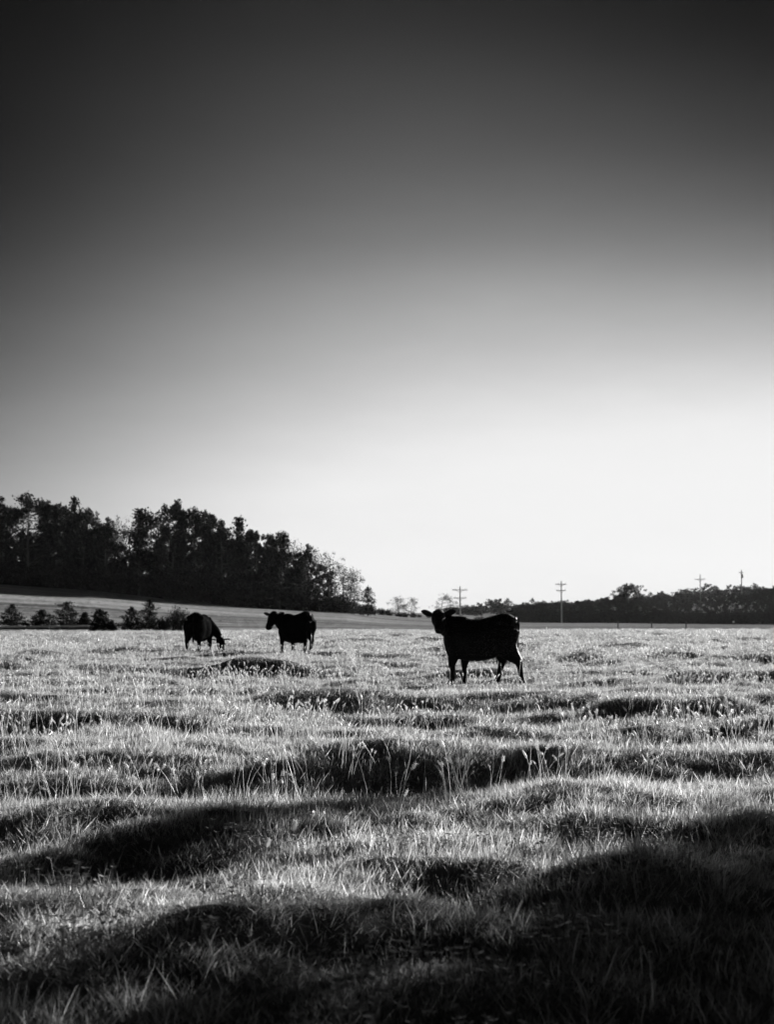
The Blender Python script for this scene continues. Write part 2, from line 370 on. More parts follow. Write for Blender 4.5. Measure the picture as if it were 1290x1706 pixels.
grass_zone("meadow_grass", "distant pasture grass up to the crest", 35, 119, 5.5, far_t, 3, .8, 1.3, .8, 6)

# foxtail seed heads standing above the grass
fox = []
for k in range(6):
    g = random.Random(k); mb = MB(); nst = [1, 1, 2, 2, 3, 1][k]
    for j in range(nst):
        hgt = g.uniform(.17, .30); a0 = g.uniform(0, 6.28); ln = g.uniform(.02, .08); bx, by = g.uniform(-.06, .06), g.uniform(-.06, .06)
        P = [(bx + math.cos(a0) * ln * t ** 2, by + math.sin(a0) * ln * t ** 2, hgt * t) for t in (0, .35, .7, 1)]
        mb.tube(P, [.0011] * 4, 3, False)
        tip = Vector(P[-1]); d = (Vector(P[-1]) - Vector(P[-2])).normalized(); d = (d + Vector((math.cos(a0), math.sin(a0), 0)) * g.uniform(.1, .7)).normalized()
        hl = g.uniform(.03, .05)
        mb.tube([tip + d * hl * t for t in (0, .15, .5, .85, 1)], [.0015, .005, .006, .0045, .001], 6)
        for b in range(46):      # bristles
            t = g.random(); c = tip + d * hl * t; o = Vector((g.gauss(0, 1), g.gauss(0, 1), g.gauss(0, 1))).normalized()
            o = (o - o.dot(d) * d).normalized(); w = d.cross(o) * .0009; e2 = c + o * .015 + d * .008
            mb.add([c - w, c + w, e2], [(0, 1, 2)])
    fox.append(hidden_obj("foxtail_%d" % k, mb.mesh("foxtail", M_SEED)))
x, y, g = wedge(5.5, 50, 30.0, 11, 2)
FW = waves(20, 1.2, 6, 61)
prob = np.clip(.25 + .4 * wsum(x, y, FW), .03, 1) * np.interp(y, [5.5, 7.5, 10, 25, 50], [0, .1, 1, .7, .15])
for cx, cy in ((1.7, 23.8), (-2.6, 38.3), (-5.5, 39.3)): prob = prob * (1 - np.exp(-((x - cx) / 1.9) ** 2 - ((y - cy) / 3.4) ** 2))
ok = g.random(len(x)) < prob; x, y = x[ok], y[ok]; nn = len(x); s = g.uniform(.8, 1.25, nn) * np.interp(y, [5, 20, 60], [1, 1.1, 1.5])
tagg(scatter("foxtail_grass", fox, np.stack([x, y, H(x, y)], -1), g.uniform(0, 6.28, nn), np.stack([s, s, s], -1), g.integers(0, 6, nn), g.normal(0, .15, (nn, 2))),
     "pale foxtail seed heads standing above the pasture grass", "grass", None, "stuff")

# clover leaves in the shaded foreground
clo = []
for k in range(4):
    g = random.Random(50 + k); mb = MB()
    for j in range(16):
        q = g.uniform(0, 6.28); rr = .11 * math.sqrt(g.random()); b = Vector((rr * math.cos(q), rr * math.sin(q), 0)); t = b + Vector((g.gauss(0, .012), g.gauss(0, .012), g.uniform(.05, .11)))
        mb.tube([b, t], [.001, .001], 3, False)
        q0 = g.uniform(0, 6.28); tone = g.random()
        for w in range(3):
            an = q0 + w * 2.094; u = Vector((math.cos(an), math.sin(an), g.uniform(.1, .45))); s2 = Vector((-math.sin(an), math.cos(an), 0)); L2 = g.uniform(.011, .018)
            mb.add([t, t + u * L2 * .5 + s2 * L2 * .48, t + u * L2 * 1.05 + s2 * L2 * .28, t + u * L2 * .95, t + u * L2 * 1.05 - s2 * L2 * .28, t + u * L2 * .5 - s2 * L2 * .48], [(0, 1, 2, 3), (0, 3, 4, 5)], tone)
    clo.append(hidden_obj("clover_%d" % k, mb.mesh("clover", M_CLOVER)))
x, y, g = wedge(2.8, 8.5, 26, 13, 1.5); pr = np.clip(.1 + .5 * wsum(x, y, waves(20, .6, 2.5, 71)), 0, 1) * np.interp(y, [3, 5.5, 8.5], [1, .8, .1]); ok = g.random(len(x)) < pr
x, y = x[ok], y[ok]; nn = len(x); s = g.uniform(.8, 1.3, nn)
tagg(scatter("clover", clo, np.stack([x, y, H(x, y)], -1), g.uniform(0, 6.28, nn), np.stack([s, s, s], -1), g.integers(0, 4, nn)), "low clover leaves among the shaded foreground grass", "clover", None, "stuff")

# ------------------------------------------------------------------ trees
def leafquads(C, sz, g, tone=None, up=0.0):
    """small bent leaf faces at the points C"""
    n = len(C); d = g.normal(0, 1, (n, 3)); d[:, 2] += up; d /= np.linalg.norm(d, axis=1)[:, None]
    e = np.cross(d, g.normal(0, 1, (n, 3))); e /= np.linalg.norm(e, axis=1)[:, None]
    s = sz * g.uniform(.5, 1.3, n)[:, None]
    V = np.stack([C - d * s, C + e * s * .5, C + d * s, C - e * s * .5], 1).reshape(-1, 3)
    q = np.arange(n)[:, None] * 4 + np.arange(4)[None, :]
    t = g.random(n) if tone is None else tone
    return V, q, np.repeat(t, 4)

def deciduous(seed, h=16.0, spread=5.0, nleaf=3200, leaf=.28, airy=0.35, low=.18, lobes=16):
    g = np.random.default_rng(seed); r = random.Random(seed); tr = MB(); cr = MB()
    top = Vector((r.gauss(0, .04) * h, r.gauss(0, .04) * h, h * .9)); mid = Vector((r.gauss(0, .02) * h, r.gauss(0, .02) * h, h * .45))
    tr.tube([(0, 0, -.6), (0, 0, .3), mid, top], [h * .026, h * .018, h * .012, h * .002], 7)
    cen = []
    for i in range(lobes):
        f = low + (1 - low) * (i + .5) / lobes; q = r.uniform(0, 6.28)
        env = math.sin(math.pi * min(1, (f - low) / (1 - low) * .82 + .16)) ** .7
        rad = spread * env * r.uniform(.45, .95); c = Vector((math.cos(q) * rad, math.sin(q) * rad, h * f * r.uniform(.93, 1.0)))
        b0 = mid.lerp(top, max(0, f - .45) / .55) if f > .45 else Vector((0, 0, h * f * .75)); b0 = Vector((b0.x, b0.y, min(b0.z, c.z - .1 * h * r.random())))
        tr.tube([b0, b0.lerp(c, .5) + Vector((0, 0, -.02 * h)), c], [h * .007, h * .004, h * .0015], 4, False)
        for s in range(4):
            e2 = c + Vector((r.gauss(0, 1), r.gauss(0, 1), r.gauss(.3, .8))) * spread * .22; tr.tube([b0.lerp(c, r.uniform(.4, .9)), e2], [h * .002, h * .0008], 3, False); cen.append((e2, spread * r.uniform(.10, .2)))
        cen.append((c, spread * r.uniform(.2, .34)))
    w = np.array([c[1] ** 2 for c in cen]); w /= w.sum(); pick = g.choice(len(cen), nleaf, p=w)
    CC = np.array([tuple(c[0]) for c in cen])[pick]; RR = np.array([c[1] for c in cen])[pick]
    P = g.normal(0, 1, (nleaf, 3)); P /= np.linalg.norm(P, axis=1)[:, None]; P *= (g.uniform(0, 1, nleaf) ** .45)[:, None]
    C = CC + P * RR[:, None] * np.array([1, 1, .95]); C[:, 2] *= h / np.percentile(C[:, 2], 99.6)
    V, q, t = leafquads(C, leaf, g); cr.addq(V, q, t)
    return tr, cr

def conifer(seed, h=2.4, rad=.8, n=2600, leaf=.06, low=.03, ragged=.25, taper=1.0):
    g = np.random.default_rng(seed); r = random.Random(seed); tr = MB(); cr = MB()
    tr.tube([(0, 0, -.2), (0, 0, h * .5), (0, 0, h * .99)], [h * .025, h * .015, h * .003], 6)
    nb = 60; C = []
    for i in range(nb):
        f = low + (1 - low) * ((i + r.random()) / nb) ** 1.25; q = i * 2.4 + r.gauss(0, .3); Lb = rad * (1.03 - f) ** taper * r.uniform(1 - ragged, 1 + ragged * .6)
        b = Vector((0, 0, h * f)); tip = b + Vector((math.cos(q) * Lb, math.sin(q) * Lb, Lb * r.uniform(.0, .45)))
        tr.tube([b, tip], [h * .004, h * .0012], 3, False)
        k = int(n / nb * (1.25 - f) * 1.1)
        t = g.uniform(.08, 1, k) ** .7; p = np.array(b)[None] * (1 - t[:, None]) + np.array(tip)[None] * t[:, None]
        C.append(p + g.normal(0, 1, (k, 3)) * (leaf * 1.2 + Lb * .12 * (1.1 - t))[:, None] * np.array([1, 1, .55]))
    k = n // 30; t = g.uniform(.85, 1.0, k); C.append(np.stack([g.normal(0, leaf * .5, k), g.normal(0, leaf * .5, k), t * h], -1))
    C = np.concatenate(C); C[:, 2] = np.maximum(C[:, 2], .02)
    V, q, t = leafquads(C, leaf, g, up=.5); cr.addq(V, q, t)
    return tr, cr

def bush(seed, h=2.5, rad=1.0, n=2600, leaf=.05, twigs=46, fill=1.0):
    g = np.random.default_rng(seed); r = random.Random(seed); tr = MB(); cr = MB(); C = []
    for i in range(twigs):
        q = r.uniform(0, 6.28); s = r.random() ** .6; b = Vector((math.cos(q) * rad * .25 * s, math.sin(q) * rad * .25 * s, -.05)); hh = h * r.uniform(.55, 1.0) * (1 - .35 * s)
        m = Vector((math.cos(q) * rad * .55 * s, math.sin(q) * rad * .55 * s, hh * .5)); tp = Vector((math.cos(q) * rad * s, math.sin(q) * rad * s, hh))
        tr.tube([b, m, tp], [h * .006, h * .004, h * .0012], 4, False)
        k = int(n / twigs); t = g.uniform(.0, .97 * fill, k); p = np.where(t[:, None] < .5, np.array(b) + (np.array(m) - np.array(b)) * t[:, None] * 2, np.array(m) + (np.array(tp) - np.array(m)) * (t[:, None] - .5) * 2)
        C.append(p + g.normal(0, rad * .09, (k, 3)))
    C = np.concatenate(C); V, q, t = leafquads(C, leaf, g, up=.4); cr.addq(V, q, t)
    return tr, cr

class Kind:                       # trunk and crown meshes shared by all copies of a kind
    def __init__(s, tr, cr, h, mleaf, name): s.t = tr.mesh(name + "_trunk", M_BARK); s.c = cr.mesh(name + "_crown", mleaf); s.h = h
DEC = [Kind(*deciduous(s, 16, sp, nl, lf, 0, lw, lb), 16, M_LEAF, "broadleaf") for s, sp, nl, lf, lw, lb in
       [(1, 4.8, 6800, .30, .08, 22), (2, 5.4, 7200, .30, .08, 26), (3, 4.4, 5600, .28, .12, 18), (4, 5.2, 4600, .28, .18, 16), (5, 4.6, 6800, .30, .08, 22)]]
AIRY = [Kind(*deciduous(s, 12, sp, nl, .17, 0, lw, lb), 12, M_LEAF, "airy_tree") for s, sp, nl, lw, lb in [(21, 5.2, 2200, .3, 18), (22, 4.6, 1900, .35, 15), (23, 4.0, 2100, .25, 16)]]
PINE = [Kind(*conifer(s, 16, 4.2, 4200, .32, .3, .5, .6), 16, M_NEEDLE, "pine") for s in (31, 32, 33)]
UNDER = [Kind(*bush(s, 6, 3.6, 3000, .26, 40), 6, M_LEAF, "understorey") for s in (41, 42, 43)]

def place_tree(name, kind, x, y, h, wf, label, cat, group, seed, rz=None):
    r = random.Random(seed); z = float(H(x, y)) - .05
    e = bpy.data.objects.new(name, None); COL.objects.link(e); e.location = (x, y, z); e.rotation_euler = (0, 0, r.uniform(0, 6.28) if rz is None else rz)
    k = h / kind.h; e.scale = (k * wf, k * wf, k); e.empty_display_size = .5
    link("trunk", kind.t, e); link("crown", kind.c, e)
    return tagg(e, label, cat, group)

def tree_px(name, kind, px, top, Y, wf, label, cat, group, seed):
    x = ray(px, 1000, Y).x; g0 = float(H(x, Y)); h = ray(px, top, Y).z - g0
    return place_tree(name, kind, x, Y, max(h, .5), wf, label, cat, group, seed)

# wood on the left hill: (px, top y, depth offset, kind, width factor)
WL = [(-60, 835, 0, 'd0', 1.1), (-28, 850, 8, 'd1', 1.1), (4, 828, -2, 'd2', .9), (34, 828, 6, 'a0', .9), (46, 820, -2, 'd3', 1.0), (74, 832, 4, 'd0', .9), (98, 838, 0, 'd4', .9),
      (120, 826, 5, 'p0', .7), (137, 846, -1, 'd1', .8), (158, 860, 6, 'd3', .8), (172, 862, 0, 'd2', .9), (192, 858, 5, 'a1', .8), (206, 885, 2, 'a2', .8),
      (232, 846, -2, 'p1', 1.1), (252, 851, 7, 'd3', .8), (286, 834, -1, 'd0', .75), (304, 848, 6, 'p2', .8), (326, 845, 0, 'd1', .8), (350, 856, 5, 'd4', .8),
      (372, 868, -2, 'd2', .9), (396, 860, 3, 'p0', .9), (422, 880, 0, 'd4', .8), (446, 888, 5, 'd3', .8), (466, 884, -2, 'd0', .85), (488, 898, 4, 'a0', .9),
      (508, 906, 0, 'd2', .9), (528, 915, 5, 'a1', .9), (548, 918, -1, 'a2', 1.0), (572, 938, 3, 'a0', 1.0), (588, 948, 0, 'a1', .9)]
KM = {'d': DEC, 'a': AIRY, 'p': PINE}
LB = ['dark tree beyond the left end of the photo, outermost of the wood', 'dark tree just outside the left edge beside the wood', 'black dense tree cut by the left edge of the photo', 'thin see-through tree next to the black one at the left edge',
 'dense tree with feathery top, highest at the far left of the wood', 'broad-topped tree right of the feathery one at the far left', 'even round tree left of the knob-topped pine', 'pine with a single knob of foliage standing above the wood',
 'round tree directly right of the knob-topped pine', 'lower tree above the bushy conifer by the guard rail', 'tree with ragged dome above the rail end', 'thin-leaved tree left of the bright gap in the wood', 'low airy tree in the bright gap left of the layered pine',
 'ragged pine with layered crown right of the bright gap', 'tree squeezed between the layered pine and the tallest tree', 'tallest broadleaf tree of the middle wood, specks of sky low in its crown', 'narrow pine right behind the tallest middle tree', 'broad tree above the grazing cow at the left', 'tree right of the one above the grazing cow, still on the high part',
 'dark tree where the tree line starts to fall to the right', 'spiky pine rising on the falling tree line', 'dark tree right of the spiky pine on the falling tree line', 'tree with dome above and left of the middle cow', 'dense tree directly above the middle cow', 'airy tree behind the dense one above the middle cow',
 'dense tree up-right of the middle cow, sky hole beside it', 'thin tree between two sky holes near the end of the wood', 'wide open-crowned tree near the right end of the wood', 'spreading airy tree reaching over the right end of the wood', 'last small airy tree where the wood ends on the hill']
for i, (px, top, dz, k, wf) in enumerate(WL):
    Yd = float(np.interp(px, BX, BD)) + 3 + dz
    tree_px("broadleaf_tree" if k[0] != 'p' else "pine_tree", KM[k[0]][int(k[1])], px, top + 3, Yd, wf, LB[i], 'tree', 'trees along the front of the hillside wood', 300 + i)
# second row filling the wood
for i in range(30):
    px = -60 + i * 20.5 + random.Random(i).uniform(-5, 5); top = float(np.interp(px, [w[0] for w in WL], [w[1] for w in WL])) + 22 + (i * 37 % 17)
    if 196 < px < 220: top += 30
    if 15 < px < 105 or 222 < px < 312: top += 38
    Yd = float(np.interp(px, BX, BD)) + 18 + (i * 29 % 13)
    tree_px("broadleaf_tree", DEC[i % 5], px, top, Yd, 1.0, 'dark tree in the shaded depth of the wood on the left hill', 'tree', 'trees deeper in the hillside wood', 400 + i)
# understorey at the wood's edge
for i in range(44):
    rr = random.Random(900 + i); px = -60 + i * 15 + rr.uniform(-4, 4); Yd = float(np.interp(px, BX, BD)) + 1 + rr.uniform(-1, 3)
    x = ray(px, 1000, Yd).x; place_tree("understorey_bush", UNDER[i % 3], x, Yd, rr.uniform(4.5, 8.5) * (1 if px < 480 else .7), 1.1, 'dark leafy bush at the foot of the hillside wood', 'bush', "bushes along the wood's edge", 950 + i)

# small trees at the end of the wood and along the far hedge
tree_px("pine_tree", Kind(*conifer(61, 9, 3.4, 2600, .26, .05, .5, .55), 9, M_NEEDLE, "ragged"), 613, 978, 322, 1.0, 'small ragged evergreen standing just right of the hillside wood', 'tree', None, 501)
tree_px("airy_tree", AIRY[0], 663, 993, 420, 1.5, 'small round airy tree left of its twin above the far hedge', 'tree', None, 502)
tree_px("airy_tree", AIRY[2], 685, 995, 425, 1.5, 'small round airy tree right of its twin above the far hedge', 'tree', None, 503)
tree_px("airy_tree", AIRY[1], 740, 989, 400, 1.3, "round see-through tree right behind the nearest cow's head", 'tree', None, 504)
for i in range(22):
    rr = random.Random(40 + i); px = 585 + i * 13 + rr.uniform(-3, 3); Yd = float(np.interp(px, BX, BD)) + 14; top = float(np.interp(px, [585, 630, 700, 760, 860], [1006, 1009, 1023, 1026, 1024])) + rr.uniform(-3, 3)
    tree_px("hedge_bush", UNDER[i % 3], px, top, Yd, 1.5, 'low dark bush in the far hedge behind the cows', 'bush', 'bushes of the far hedge', 520 + i)

OR = ['', 'first', 'second', 'third', 'fourth', 'fifth']
def near_mark(i, marks, what):
    j = min(marks, key=lambda q: (abs(i - q), q)); return '%s, %s %s of the tree %s' % (what, OR[abs(i - j)], 'left' if i < j else 'right', marks[j])
# copse behind the lit pole, right of centre
CP = [(858, 1008), (872, 1000), (886, 1002), (900, 998), (915, 1000), (930, 998), (946, 1000), (962, 996), (978, 994), (994, 996), (1008, 990), (1022, 990), (1037, 984), (1049, 972), (1064, 990), (1078, 1000), (1092, 1008), (1106, 1016)]
for i, (px, top) in enumerate(CP):
    Yd = float(np.interp(px, BX, BD)) + 6 + (i * 7 % 9)
    tree_px("broadleaf_tree", DEC[(i * 2) % 5], px, top + (5 if i != 13 else 1), Yd, 1.35, {13: 'tallest round-headed tree of the copse, well right of the pale pole', 0: 'low tree ending the copse just right of the cow', 4: 'copse tree just left of the pale pole', 5: 'copse tree directly behind the pale pole', 6: 'copse tree just right of the pale pole', 12: 'copse tree touching the left side of the tallest round-headed one', 14: 'copse tree touching the right side of the tallest round-headed one', 17: 'lowest tree at the right end of the copse'}.get(i, near_mark(i, {5: 'behind the pale pole', 13: 'with the tall round head'}, 'even-topped copse tree')), 'tree', 'trees of the copse beyond the far field', 600 + i)
for i in range(30):
    rr = random.Random(60 + i); px = 846 + i * 9.5 + rr.uniform(-3, 3); Yd = float(np.interp(px, BX, BD)) + rr.uniform(0, 3)
    x = ray(px, 1000, Yd).x; place_tree("understorey_bush", UNDER[i % 3], x, Yd, rr.uniform(4.5, 7), 1.3, 'dark bush along the foot of the copse behind the pale pole', 'bush', 'bushes below the copse', 1200 + i)
CR = [(1095, 1000), (1112, 996), (1130, 992), (1148, 990), (1166, 990), (1184, 984), (1202, 980), (1220, 976), (1238, 976), (1256, 972), (1276, 966), (1294, 962), (1312, 966), (1335, 964), (1355, 966)]
for i, (px, top) in enumerate(CR):
    Yd = float(np.interp(px, BX, BD)) + 22 + (i * 5 % 11)
    tree_px("broadleaf_tree", DEC[(i * 3 + 1) % 5], px, top + 15, Yd, .95, {11: 'tall tree near the right edge, highest of the right wood', 4: 'tree of the right wood directly below the dark one-armed pole', 8: 'tree of the right wood directly below the pole with the round transformer', 12: 'tree of the right wood just past the right edge of the photo'}.get(i, near_mark(i, {4: 'below the one-armed pole', 8: 'below the transformer pole', 11: 'standing highest'}, 'dark tree of the right wood')), 'tree', 'trees of the right-hand wood', 650 + i)
    x = ray(px, 1000, Yd - 8).x; place_tree("understorey_bush", UNDER[i % 3], x, Yd - 8, 6, 1.5, 'dark bush at the foot of the right-hand wood', 'bush', 'bushes below the right-hand wood', 680 + i)

# far wooded ridge: one mass
def low_tree(seed):
    _, c = deciduous(seed, 14, 5, 420, .75, 0, .05, 12); return np.concatenate(c.v), np.array(c.f).reshape(-1, 4), np.concatenate(c.t)
LT = [low_tree(s) for s in (81, 82, 83)]
g = np.random.default_rng(5); mb = MB()
for i in range(420):
    px = g.uniform(745, 1500); Yd = g.uniform(720, 1130); top = float(np.interp(px, [745, 770, 800, 830, 860, 900, 1000, 1080, 1130, 1200, 1290, 1500], [1026, 1015, 1007, 1002, 1003, 1005, 1001, 993, 987, 978, 975, 974]))
    x = ray(px, 1000, Yd).x; z = float(H(x, Yd)); V, q, t = LT[i % 3]; zt = ray(px, top + g.normal(3, 5), Yd).z
    hh = min(max((zt - z), 4), 22); q0 = g.uniform(0, 6.28); c, s2 = math.cos(q0), math.sin(q0); k = hh / 14
    kk = max(k, .7) * 1.2
    VV = np.stack([(V[:, 0] * c - V[:, 1] * s2) * kk + x, (V[:, 0] * s2 + V[:, 1] * c) * kk + Yd, V[:, 2] * k + z - .5], -1)
    mb.addq(VV, q, t)
tagg(link("distant_wood", mb.mesh("distant_wood", M_LEAF)), "hazy wooded ridge far behind the right-hand trees", "wood", None, "stuff")

# young trees and shrubs along the guard rail
YD = 127.0
SH = [("young_conifer", 'c', 20, 1043, 1007, 36, 134, 'young dark conifer with a thin leading tip, leftmost behind the guard rail'),
      ("low_shrub", 'b', 43, 1044, 1035, 10, 134, 'tiny dark shrub between the two leftmost conifers'),
      ("young_conifer", 'c', 69, 1043, 1016, 34, 134, 'small conical conifer behind the middle of the guard rail'),
      ("young_conifer", 'r', 111, 1042, 1003, 42, 134, 'widest bushy conifer behind the guard rail'),
      ("young_conifer", 'c', 141, 1042, 1020, 20, 134, 'small conifer between the bushy one and the rail end'),
      ("young_conifer", 'f', 167, 1054, 1016, 30, 121, 'full rounded dark conifer at the end of the guard rail'),
      ("young_conifer", 'c', 186, 1054, 1034, 14, 121, 'little spike of conifer right beside the rounded conifer'),
      ("young_conifer", 'c', 219, 1051, 1011, 36, 123, 'conical conifer with spreading lower boughs right of the rail gap'),
      ("young_conifer", 'r', 249, 1051, 1000, 34, 124, 'tall airy conifer with upswept twigs beside the conical one'),
      ("leafy_shrub", 'b', 273, 1051, 1024, 26, 123, 'low leafy shrub between the airy conifer and the big shrub'),
      ("leafy_shrub", 'b', 297, 1051, 1003, 42, 125, 'big twiggy shrub left of the grazing cow')]
for i, (nm, k, px, base, top, wpx, Y, lab) in enumerate(SH):
    x = ray(px, 1000, Y).x; z0 = float(H(x, Y)); zt = ray(px, top, Y).z; h = zt - z0; w = wpx / F * Y / 2
    if k == 'c': K = Kind(*conifer(700 + i, h, w * 1.5, 5200, .07, .02, .3, .75), h, M_NEEDLE, "conifer")
    elif k == 'r': K = Kind(*conifer(700 + i, h, w * 1.45, 6000, .07, .02, .45, .5), h, M_NEEDLE, "conifer")
    elif k == 'f': K = Kind(*conifer(700 + i, h, w * 1.2, 7500, .08, .0, .3, .35), h, M_NEEDLE, "conifer")
    else: K = Kind(*bush(700 + i, h, w * 1.3, 6500, .07, 70), h, M_NEEDLE, "shrub")
    place_tree(nm, K, x, Y, h, 1, lab, 'conifer' if k != 'b' else 'shrub', None, 720 + i)

# ------------------------------------------------------------------ tree out of frame shading the foreground, two more added for their shade
SD = Vector((math.sin(a), math.cos(a), 0)); PERP = Vector((math.cos(a), -math.sin(a), 0))
def shade_tree(along, side, h, spread, seed, lab, low=.12, nl=19000):
    P = Vector((-.7, 5.2, 0)) + SD * along + PERP * side
    K = Kind(*deciduous(seed, h, spread, nl, .17, 0, low, 40), h, M_LEAF, "shade_tree")
    place_tree("unseen_shade_tree", K, P.x, P.y, h, 1, lab, 'tree', None, 5)
shade_tree(23, 5.25, 9.0, 5.4, 91, 'broad field tree right of the frame shading the foreground')
shade_tree(29.8, -1.5, 14.5, 4.0, 93, 'added unseen tree beyond the right edge, its high crown shading the lower left', .5, 22000)  # added for shade at the lower left, crown raised to place it
shade_tree(17.5, 7.6, 8.0, 3.4, 92, 'smaller added tree out of view, on the near side of the broad one, deepening its shade')  # added to keep the right foreground dark

# ------------------------------------------------------------------ poles, fence, rail
def pole(px, base, top, Y, arms, lab, mat, transformer=False, yaw=.2):
    x = ray(px, 1000, Y).x; z0 = float(H(x, Y)); zt = ray(px, top, Y).z; h = zt - z0
    e = bpy.data.objects.new("utility_pole", None); COL.objects.link(e); e.location = (x, Y, z0); e.rotation_euler = (0, 0, yaw); tagg(e, lab, 'utility pole')
    mb = MB(); mb.tube([(0, 0, -.8), (0, 0, h * .5), (0, 0, h)], [.24, .2, .15], 10); link("pole", mb.mesh("pole", mat), e)
    for f, w in arms:
        zz = h - f
        mb = MB(); mb.box((0, .22, zz), (w, .16, .2)); mb.tube([(-w * .3, .2, zz), (0, .12, zz - .8)], [.05, .05], 5); mb.tube([(w * .3, .2, zz), (0, .12, zz - .8)], [.05, .05], 5)
        ar = link("crossarm", mb.mesh("crossarm", mat), e)
        for s in (-.46, -.25, .25, .46):
            mb = MB(); mb.tube([(s * w, .22, zz + .1), (s * w, .22, zz + .2), (s * w, .22, zz + .28), (s * w, .22, zz + .42)], [.05, .1, .06, .09], 7); link("insulator", mb.mesh("insulator", M_STEEL), ar)
    if transformer:
        mb = MB(); mb.tube([(.42, 0, h - 3.4), (.42, 0, h - 3.3), (.42, 0, h - 1.9), (.42, 0, h - 1.8)], [.3, .38, .38, .25], 12); mb.box((.2, 0, h - 2.5), (.3, .2, .3)); link("transformer", mb.mesh("transformer", M_STEEL), e)
pole(767, 1025, 977, 395, [(1.0, 4.4), (3.3, 3.8), (5.6, 3.8)], "slim grey pole with three crossarms right of the nearest cow's head", M_POLE)
pole(936, 1034, 968, 420, [(1.0, 3.4), (2.9, 3.0)], 'pale sunlit pole with two crossarms standing before the copse', M_POLE)
pole(1168, 1036, 957, 545, [(1.9, 4.4)], 'dark pole with one crossarm rising out of the right wood', M_WOOD)
pole(1237, 1036, 949, 550, [(1.1, 1.9)], 'pole carrying a round transformer above the right wood', M_WOOD, True)

POST = MB(); POST.tube([(0, 0, -.3), (0, 0, .75), (0, 0, .8)], [.07, .065, .04], 8); PM = POST.mesh("fence_post", M_WOOD)
for i, px in enumerate([1030, 1086, 1143]):
    Y = 141 + i * 1.5; x = ray(px, 1000, Y).x; po = link("fence_post", PM); po.location = (x, Y, float(H(x, Y))); po.rotation_euler = (R(random.Random(i).uniform(-4, 4)), 0, i)
    tagg(po, ['leftmost of three short fence posts at the pasture edge, below the copse', 'middle one of three short fence posts at the pasture edge', 'rightmost of three short fence posts at the pasture edge, below the right wood'][i], 'fence post', 'fence posts along the pasture edge')
Y = 470; x = ray(1223, 1036, Y).x; mb = MB(); z0 = float(H(x, Y)); zc = ray(1223, 1036, Y).z - z0
mk = bpy.data.objects.new("marker_post", None); COL.objects.link(mk); mk.location = (x, Y, z0); tagg(mk, 'small white marker board before the right wood', 'marker')
mb.tube([(0, 0, -.2), (0, 0, max(zc, .5))], [.05, .05], 6); link("post", mb.mesh("post", M_WOOD), mk)
mb = MB(); mb.box((0, -.07, max(zc, .6)), (.6, .05, .6)); link("board", mb.mesh("board", M_WHITE), mk)

# guard rail on posts at the left
gr = bpy.data.objects.new("guard_rail", None); COL.objects.link(gr)
A = ray(-60, 1000, 128); B = ray(153, 1000, 128); A = Vector((A.x, 126.0, 0)); B = Vector((B.x, 129.0, 0)); gr.location = (A.x, A.y, 0)
tagg(gr, 'long steel guard rail on short posts at the left below the conifers', 'guard rail')
LEN = (B - A).length; D = (B - A).normalized(); nrm = Vector((D.y, -D.x, 0))
zA, zB = ray(-60, 1044.5, 126).z, ray(153, 1041, 129).z
NS = 4
for k in range(NS):
    f = (k + .5) / NS; P = D * LEN * f; zz = zA + (zB - zA) * f; tl = math.atan2(zB - zA, LEN)
    for nm, wd, hh, dz, mt_, off in (("lit_top_rail", .16, .15, -.07, M_STEEL, .1), ("shade_board", .06, .22, -.30, M_WOOD, .09)):  # rail's sunlit top and shaded face put in as pale and dark bars
        mb = MB(); mb.box((0, 0, 0), (LEN / NS - .01, wd, hh)); ob = link(nm, mb.mesh(nm, mt_), gr); ob.location = P + nrm * off + Vector((0, 0, zz + dz))
        ob.rotation_euler = (0, -tl, math.atan2(D.y, D.x))
for k in range(13):
    f = (k + .5) / 13; P = D * LEN * f; zz = zA + (zB - zA) * f; zg = float(H(A.x + P.x, A.y + P.y))
    mb = MB(); mb.box((P.x, P.y, (zz - .15 + zg - .2) / 2), (.15, .1, zz - .15 - zg + .2), math.atan2(D.y, D.x)); link("post", mb.mesh("rail_post", M_WOOD), gr)

# ------------------------------------------------------------------ cattle
def loft(bm, st, n=14):
    """st: list of (centre, tangent, side, r_side, r_up) ellipses, closed at both ends"""
    rings = []
    for c, t, sd, ra, rb in st:
        c, t, sd = Vector(c), Vector(t).normalized(), Vector(sd); sd = (sd - sd.dot(t) * t).normalized(); u = t.cross(sd)
        rings.append([bm.verts.new(c + sd * ra * math.cos(q) + u * rb * math.sin(q)) for q in [2 * math.pi * k / n for k in range(n)]])
    for i in range(len(rings) - 1):
        for k in range(n): bm.faces.new((rings[i][k], rings[i][(k + 1) % n], rings[i + 1][(k + 1) % n], rings[i + 1][k]))
    bm.faces.new(rings[0][::-1]); bm.faces.new(rings[-1])
def limb(bm, pts, side, n=12, fat=1.0):
    st = []
    for i, (p, ra, rb) in enumerate(pts):
        t = Vector(pts[min(i + 1, len(pts) - 1)][0]) - Vector(pts[max(i - 1, 0)][0]); st.append((p, t, side, ra * fat, rb * fat))
    loft(bm, st, n)

